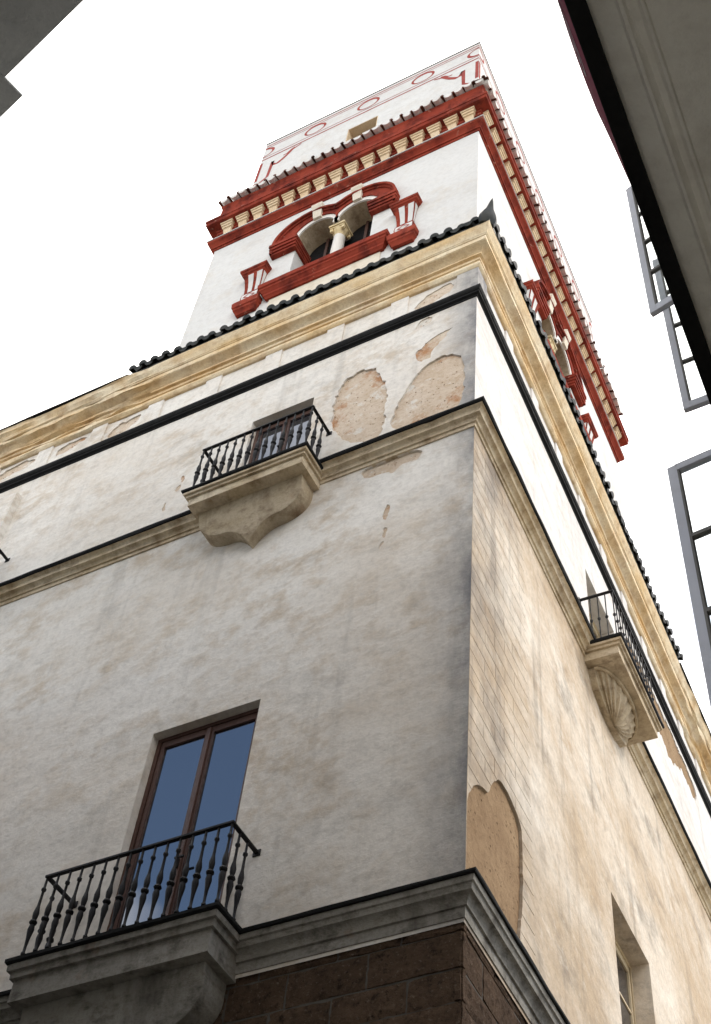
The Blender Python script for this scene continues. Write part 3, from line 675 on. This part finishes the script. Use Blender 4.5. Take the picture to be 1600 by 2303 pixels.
# painted red ornament, thin coats standing 3 mm off the plaster
def stroke(f, d, pts, wd, name, closed=False, wfun=None):
    n = len(pts); A = []; B = []
    for i in range(n):
        p = Vector(pts[i]); a = Vector(pts[i-1] if (i or closed) else pts[0]); b = Vector(pts[(i+1) % n] if (i < n-1 or closed) else pts[-1])
        t = (b-a).normalized(); nr = Vector((-t.y, t.x)); w_ = (wfun(i/n) if wfun else wd)/2; A.append(p+nr*w_); B.append(p-nr*w_)
    m = MB(); vs = [f(p.x, d+.003, p.y) for p in A+B]; fs = [(i, (i+1) % n, (i+1) % n+n, i+n) for i in range(n if closed else n-1)]
    m.add(vs, fs); return m.build(name, M['red_line'], tow)
def ornament(f, d, a0, a1):
    L = a1-a0
    for z, w_ in ((ST-.17, .045), (ST-.30, .03), (ST-.92, .03), (ST-1.08, .06)):
        stroke(f, d, [(a0+.004, z), (a1-.004, z)], w_, 'painted_line')
    n = round(L/1.44)
    for i in range(n+1):
        c = a0+L*i/n; cz = ST-.60
        an = (0, 2*pi) if 0 < i < n else ((-pi/2, pi/2) if i == 0 else (pi/2, 1.5*pi))
        pts = ell(c, cz, .27, .245, an[0], an[1], 32 if 0 < i < n else 16)
        if 0 < i < n: pts = pts[:-1]
        stroke(f, d, pts, .06, 'painted_ring', closed=(0 < i < n), wfun=lambda t: .065+.025*sin(t*6.28))
    for s in (0, 1):
        X = (lambda x: a0+x) if s == 0 else (lambda x: a1-x)
        zz = [(1.12, 32.74), (.90, 32.62), (.80, 32.45), (.70, 32.30), (.56, 32.14), (.45, 32.16), (.385, 32.42), (.365, 31.50), (.20, 31.32), (.12, 31.12), (.03, 31.02), (.02, 30.7)]
        stroke(f, d, [(X(a), b) for a, b in zz], .085, 'painted_scroll', wfun=lambda t: .03+.08*sin(pi*min(1, t*1.2+.08)))
        stroke(f, d, [(X(.045), 31.5), (X(.045), 32.62)], .08, 'painted_bar')
        stroke(f, d, [(X(.045), 31.20), (X(.045), 31.36)], .08, 'painted_bar')
        stroke(f, d, [(X(.95), 32.72), (X(.86), 32.66), (X(.76), 32.52), (X(.66), 32.50)], .05, 'painted_scroll')
ornament(FA, DA, UA0, UA1); ornament(FB, DB, VB0, VB1)

# twin windows
def twin_window(f, uc, rev, label):
    g_ = shift(f, uc, TD, 0)
    # outline of the red hood (half), mirrored
    half = [(1.36, 25.62), (1.36, 26.02)]
    half += ell(.52, 26.02, .84, .90, 0, pi*.5, 12)[1:]
    half += [(.36, 26.90), (.20, 26.84), (.10, 26.77), (0, 26.72)]
    outer = half+[(-a, b) for a, b in half[:-1]][::-1]
    inner_r = [(.72, 25.62), (.72, 26.12)] ; r_in = ell(.44, 26.12, .50, .62, 0, pi*.86, 14)
    inh = [(.92, 25.62), (.92, 26.12)]+ell(.44, 26.12, .50, .565, 0, pi*.80, 14)[1:]+[(0, 26.28)]
    inner = inh+[(-a, b) for a, b in inh[:-1]][::-1]
    poly = outer+inner[::-1]
    m = MB(); panel(m, g_, poly, [], .055, .07)
    # raised outer roll following the outline
    off = []
    for i, p in enumerate(outer):
        a = Vector(outer[max(i-1, 0)]); b = Vector(outer[min(i+1, len(outer)-1)]); t = (b-a).normalized(); nn = Vector((-t.y, t.x)); p = Vector(p)
        off.append((p+nn*.085, p+nn*.05, p))
    n = len(off); vs = []
    for (i1, i2, o1) in off: vs += [g_(i1.x, .05, i1.y), g_(i1.x, .085, i1.y), g_(i2.x, .095, i2.y), g_(i2.x, .135, i2.y), g_(o1.x, .145, o1.y), g_(o1.x, -.01, o1.y)]
    m.add(vs, [(i*6+k, (i+1)*6+k, (i+1)*6+k+1, i*6+k+1) for i in range(n-1) for k in range(5)])
    hood = m.build('window_hood', M['red'], tow, smooth=True); hood['label'] = label
    # impost mouldings wrap into the opening
    for s in (-1, 1):
        m = MB()
        for (x0, x1, dp, z0, z1) in ((.80, 1.36, .10, 25.60, 25.68), (.79, 1.37, .125, 25.68, 25.77), (.775, 1.38, .15, 25.77, 25.87), (.765, 1.39, .17, 25.87, 25.98)):
            a, b = sorted((s*x0, s*x1)); m.box(g_, a, b, -.42, dp, z0, z1)
        m.build('impost', M['red'], hood, bevel=.006)
        # white archivolt
        pts = ell(s*.44, 26.12, .51, .575, 0, pi, 20); pin = ell(s*.44, 26.12, .404, .444, 0, pi, 20)
        m = MB(); panel(m, g_, pts+pin[::-1], [], .030, .04); m.build('archivolt', M['marble'], hood)
        # keystone, scrolled forward at its top
        kx = s*.445; vs = []
        for (z, dd, wd) in ((26.60, .085, .088), (26.68, .100, .092), (26.77, .108, .098), (26.86, .125, .105), (26.94, .160, .114), (27.00, .185, .118), (27.05, .185, .120), (27.09, .14, .120), (27.09, -.01, .120)):
            vs += [g_(kx-wd, dd, z), g_(kx+wd, dd, z), g_(kx-wd, -.01, z), g_(kx+wd, -.01, z)]
        m = MB(); m.add(vs, [(i*4+a, (i+1)*4+a, (i+1)*4+b, i*4+b) for i in range(8) for a, b in ((0, 1), (2, 0), (1, 3))]+[(0, 1, 3, 2)]); m.build('keystone', M['keystone'], hood, smooth=True)
    m = MB()
    for s in (-1, 1):
        pts = ell(s*.44, 26.12, .400, .436, 0, pi, 16); k = len(m.v)
        m.add([g_(a, d_, b) for a, b in pts for d_ in (.0, -.44)], [(2*i, 2*i+2, 2*i+3, 2*i+1) for i in range(16)])
    m.build('shaded_arch_lining', M['corbel'], hood, smooth=True)  # added tan lining: cream with the shade under the arches put into its colour
    # column
    c = g_(0, -.20, 0); m = MB(); m.lathe([(.16, 24.10), (.16, 24.18), (.13, 24.20), (.145, 24.24), (.125, 24.28), (.120, 24.32), (.124, 24.9), (.112, 25.72), (.115, 25.73), (.115, 25.76), (.10, 25.77)], 16, (c.x, c.y, 0)); m.build('column', M['marble'], hood, smooth=True)
    m = MB(); m.lathe([(.10, 25.77), (.115, 25.80), (.105, 25.84), (.14, 25.92), (.16, 25.99), (.14, 26.0)], 12, (c.x, c.y, 0)); m.box(g_, -.155, .155, -.355, -.045, 26.0, 26.05); m.box(g_, -.175, .175, -.375, -.02, 26.05, 26.12)
    for sx in (-1, 1):
        for sd_ in (-.32, -.08):
            m.box(g_, sx*.125-.03, sx*.125+.03, sd_-.025, sd_+.025, 25.90, 26.01)
    m.build('capital', M['capital'], hood, bevel=.006)
    m = MB(); m.box(g_, -.85, .85, -.47, -.44, 24.0, 26.7); m.build('dark_room', M['dark'], hood)
    m = MB(); m.box(g_, -.85, .85, -.44, -.40, 25.1, 25.16)
    for xm in (-.44, .44): m.box(g_, xm-.03, xm+.03, -.44, -.40, 24.05, 26.6)
    m.build('window_bar', M['wood'], hood)
    m = MB(); m.box(g_, -1.14, 1.14, -.02, .022, 22.3, 23.75); m.build('apron', M['keystone'], hood, bevel=.006)
    # sill
    pth = [(1.20, -.02), (1.20, .06), (-1.20, .06), (-1.20, -.02)]
    if not rev: pth = pth[::-1]
    path = xy(g_, *pth)
    m = MB(); sweep(m, [(-.05, 23.74), (.00, 23.74), (.02, 23.80), (.04, 23.82), (.045, 23.88), (.075, 23.92), (.085, 23.95), (.105, 23.97), (.11, 24.02), (.135, 24.04), (.14, 24.17), (.12, 24.19), (-.05, 24.20)], path); m.box(g_, -1.19, 1.19, -.3, .05, 23.76, 24.185)
    m.build('sill', M['red'], hood, smooth=True)
    for s in (-1, 1):
        h_ = shift(g_, s*1.60, 0, 0)
        def loop(hw, D): 
            p_ = [(hw, -.02), (hw, D), (-hw, D), (-hw, -.02)]
            return xy(h_, *(p_ if rev else p_[::-1]))
        m = MB()
        sweep(m, [(-.05, 23.56), (.0, 23.57), (.02, 23.66), (.05, 23.70), (.055, 23.76), (.075, 23.78), (.085, 23.93), (.06, 24.02), (.03, 24.06), (-.05, 24.08)], loop(.20, .07)); m.box(h_, -.19, .19, -.02, .06, 23.58, 24.06)
        sweep(m, [(-.05, 25.02), (.0, 25.02), (.015, 25.07), (.04, 25.09), (.05, 25.14), (.065, 25.15), (.07, 25.22), (-.05, 25.23)], loop(.225, .135)); m.box(h_, -.22, .22, -.02, .13, 25.03, 25.22)
        # body, narrow below and flaring to the top
        prof = [(24.04, .185, .075), (24.22, .195, .085), (24.34, .185, .075), (24.42, .165, .055), (24.60, .172, .065), (24.80, .190, .09), (25.03, .215, .135)]
        vs = []
        for z, hw, D in prof: vs += [h_(-hw, -.02, z), h_(-hw, D, z), h_(hw, D, z), h_(hw, -.02, z)]
        m.add(vs, [(i*4+k, (i+1)*4+k, (i+1)*4+k+1, i*4+k+1) for i in range(len(prof)-1) for k in range(3)])
        pd = m.build('pedestal', M['red'], hood, smooth=True)
        # white stripes and the diamond panel
        m = MB()
        for a, b in ((-.92, -.36), (.0, .56)):
            for (zA, hA, dA), (zB, hB, dB) in zip(prof[3:-1], prof[4:]):
                m.add([h_(a*hA, dA+.004, zA), h_(b*hA, dA+.004, zA), h_(b*hB, dB+.004, zB), h_(a*hB, dB+.004, zB)], [(0, 1, 2, 3)])
        for sx in (-1, 1):
            for (zA, hA, dA), (zB, hB, dB) in zip(prof[3:-1], prof[4:]):
                m.add([h_(sx*(hA+.004), dA*.85, zA), h_(sx*(hA+.004), dA*.15, zA), h_(sx*(hB+.004), dB*.15, zB), h_(sx*(hB+.004), dB*.85, zB)], [(0, 1, 2, 3)])
        (zA, hA, dA), (zB, hB, dB), (zC, hC, dC) = prof[0:3]
        m.add([h_(-hA*.9, dA+.004, zA+.03), h_(hA*.9, dA+.004, zA+.03), h_(hB*.9, dB+.004, zB), h_(-hB*.9, dB+.004, zB), h_(hC*.9, dC+.004, zC-.02), h_(-hC*.9, dC+.004, zC-.02)], [(0, 1, 2, 3), (3, 2, 4, 5)])
        m.build('white_stripes', M['tower'], pd)
        m = MB(); D_ = .090
        pts = [(.13, 24.19), (0, 24.29), (-.13, 24.19), (0, 24.09)]; pi_ = [(a*.72, 24.19+(b-24.19)*.72) for a, b in pts]
        for i in range(4):
            j = (i+1) % 4; m.add([h_(pts[i][0], D_+.004, pts[i][1]), h_(pts[j][0], D_+.004, pts[j][1]), h_(pi_[j][0], D_+.004, pi_[j][1]), h_(pi_[i][0], D_+.004, pi_[i][1])], [(0, 1, 2, 3)])
        m.build('painted_diamond', M['red_line'], pd)
twin_window(FA, UC_A, True, 'red hooded twin arched window of the front')
twin_window(FB, UC_B, False, 'red hooded twin arched window of the side')

# ================================================================== BUILDING ON THE RIGHT (glazed projecting bay over the street)
SC = NB.dot(CAM); VC = UB.dot(CAM); BZ = 5.80
rb = thing('bay_building', FB(VC, SC+1.6, 0), 'pale building at the right border whose overhanging bay is seen from below', 'building')
V0, V1, V2 = -11.6, -1.8, 16.0
e0, e1 = SC-.234, SC-.176
m = MB(); panel(m, FB, rect(V0, V1, 0, 16.8), [rect(-6.2, -5.0, 0.02, 2.6)], SC+.9, -.35, outer_rim=False); m.box(FB, V0, V1, SC+1.25, SC+6, 0, 16.8)
m.box(FB, V1+.002, V2, SC+.9, SC+6, 0, 9.5); m.box(FB, V0-12, V0-.002, SC+.9, SC+6, 0, 7.0)  # unseen wings, added and sized to shape the light in the side street
m.build('wall', M['bay'], rb)
m = MB(); m.box(FB, -6.2, -5.0, SC+1.1, SC+1.14, .02, 2.6); m.build('door', M['wood'], rb)
m = MB()   # underside with a raised bead
prof = [(e1, BZ+.03), (SC-.098, BZ), (SC-.090, BZ-.012), (SC-.080, BZ-.012), (SC-.072, BZ+.002), (SC-.060, BZ+.010), (SC-.040, BZ+.006), (SC-.030, BZ-.010), (SC-.022, BZ-.010), (SC-.016, BZ), (SC+.95, BZ)]
vs = []; fs = []; nv = 60
for i in range(nv+1):
    v = V0+(V1-V0)*i/nv
    for k, (s_, z_) in enumerate(prof): vs.append(FB(v, s_+.004*noise.noise((v*2.1, k*.4, 3)), z_+.004*noise.noise((v*2.6, k*.7, 8))))
np_ = len(prof); fs = [(i*np_+k, (i+1)*np_+k, (i+1)*np_+k+1, i*np_+k+1) for i in range(nv) for k in range(np_-1)]
m.add(vs, fs); m.build('bay_underside', M['soffit'], rb, smooth=True)['label'] = 'pale underside with a moulded bead'
m = MB(); m.box(FB, V0, V1, e0, e1, BZ-.01, BZ+.10); m.build('bay_edge', M['black'], rb, bevel=.004)['label'] = 'black edge board of the bay'
m = MB()
panel(m, FB, rect(V0, V1, BZ+.05, 16.8), [rect(-5.15, -4.28, 5.95, 7.86), rect(-4.14, -3.26, 10.22, 12.48), rect(-7.4, -6.5, 10.22, 12.48), rect(-10.4, -9.5, 10.22, 12.48)], e0+.04, -.12, outer_rim=False)
m.box(FB, V1-.05, V1, e0+.05, SC+.95, BZ+.05, 16.8); m.box(FB, V0, V1, e0+.05, SC+1.3, 16.8, 17.1)
m.build('bay_front', M['bay'], rb)
# open casements
def casement(fv, fs_, ang, wid, z0, z1, npan, label):
    """(fv, fs_) is the free edge; the leaf runs back to its hinge"""
    dirn = Vector((sin(radians(ang)), cos(radians(ang)), 0)); o_ = FB(fv, fs_, 0); nn = Vector((-dirn.y, dirn.x, 0))
    f = lambda u, d, z: o_+dirn*u+nn*d+Vector((0, 0, z))
    th = .020; st = .050; m = MB()
    m.box(f, 0, st, -th, th, z0, z1); m.box(f, wid-st, wid, -th, th, z0, z1); m.box(f, st, wid-st, -th, th, z1-st, z1); m.box(f, st, wid-st, -th, th, z0, z0+.085)
    c = m.build('casement', M['greyframe'], rb, bevel=.004); c['label'] = label
    zz0, zz1 = z0+.085, z1-st; hp = (zz1-zz0)/npan
    for k in range(npan):
        a, b = zz0+hp*k, zz0+hp*(k+1)
        if k:
            q = MB(); q.box(f, st, wid-st, -.016, .016, a-.013, a+.013); q.build('glazing_bar', M['putty'], c)
        q = MB(); q.box(f, st-.004, wid-st+.004, -.003, .003, a+(.013 if k else 0), b-(.013 if k < npan-1 else 0)); q.build('pane', M['clear'], c)
    q = MB()      # putty fillet beside the glass
    q.box(f, st, st+.014, -.018, .018, zz0, zz1); q.box(f, wid-st-.014, wid-st, -.018, .018, zz0, zz1); q.build('putty', M['putty'], c)
def vs_of(bearing, r):
    b = radians(bearing); P = Vector((CAM.x+sin(b)*r, CAM.y+cos(b)*r, 0)); return UB.dot(P), NB.dot(P)
a_, b_ = vs_of(-10.35, 4.73); casement(a_, b_, 102.3, .47, 1.6+1.830*4.73, 1.6+2.292*4.73, 4, 'open grey casement of four panes, highest one')
a_, b_ = vs_of(-9.33, 5.55); casement(a_, b_, 90.7, .50, 1.6+1.555*5.55, 1.6+2.0*5.55, 4, 'open grey casement behind the highest one')
a_, b_ = vs_of(-11.3, 4.35); casement(a_, b_, 95.0, .49, 1.6+.995*4.35, 1.6+1.428*4.35, 3, 'large open grey casement at the right border')

# maroon banner hung on the edge of the bay
bn = thing('banner', FB(-8.6, e0, BZ+.5), 'maroon cloth banner with pale round emblem hanging from the black bay edge', 'banner')
VE = -6.95
def ban(v, t, off=0.0):
    """t 0 at the foot, 1 at the top"""
    k = max(0, min(1, (VE-v)/1.6)); bul = .088-.03*k+.010*sin(v*5)*t; s_ = e0+.012-bul*(t**.8)-.012*sin(pi*t)*sin(v*3.1)
    return FB(v, s_-off, BZ+.03+.98*t)
m = MB(); nv, nt_ = 40, 8; vs = [ban(VE-4.4*i/nv, j/nt_) for i in range(nv+1) for j in range(nt_+1)]
m.add(vs, [(i*(nt_+1)+j, (i+1)*(nt_+1)+j, (i+1)*(nt_+1)+j+1, i*(nt_+1)+j+1) for i in range(nv) for j in range(nt_)])
o = m.build('cloth', M['maroon'], bn, smooth=True); sm = o.modifiers.new('thick', 'SOLIDIFY'); sm.thickness = .004; sm.offset = 1
def print_ring(vc, tc_, rv, rt_, w0, name, a0=0, a1=2*pi):
    m = MB(); n = 24; vs = []
    for i in range(n+1):
        a = a0+(a1-a0)*i/n
        for q in (1, 1-w0): vs.append(ban(vc+rv*q*cos(a), tc_+rt_*q*sin(a), .006))
    m.add(vs, [(2*i, 2*i+2, 2*i+3, 2*i+1) for i in range(n)]); return m.build(name, M['print'], bn)
print_ring(-7.42, .42, .13, .15, .14, 'emblem'); print_ring(-7.42, .42, .085, .10, .18, 'emblem'); print_ring(-7.42, .42, .045, .055, .5, 'emblem')
print_ring(-8.22, .45, .10, .16, .3, 'letter', .4, 4.4); print_ring(-8.38, .35, .09, .14, .3, 'letter', 2.0, 6.0); print_ring(-8.62, .45, .09, .15, .3, 'letter', .3, 5.2)

# ================================================================== GREY BUILDING (left, across the street)
BR = radians(-76.4); tl = Vector((sin(BR), cos(BR), 0)); nl = Vector((-tl.y, tl.x, 0)); nl = nl if nl.y > 0 else -nl
def FL(u, d, z): return Vector((CAM.x, CAM.y, 0))+tl*u+nl*d+Vector((0, 0, z))
EZ = 20.0; H = EZ-1.6; NU = .487*H
lb = thing('grey_building', FL(8, -2, 0), 'dark grey building whose stepped eave enters the top left corner', 'building')
m = MB(); m.box(FL, 3.0, 10.2, -9, -.45, 0, EZ); m.box(FL, 10.2, 34, -9, -.60, 0, 14.6); m.build('wall', M['greywall'], lb)  # unseen blocks, heights and dark tone shaped to deepen shade on the front wall
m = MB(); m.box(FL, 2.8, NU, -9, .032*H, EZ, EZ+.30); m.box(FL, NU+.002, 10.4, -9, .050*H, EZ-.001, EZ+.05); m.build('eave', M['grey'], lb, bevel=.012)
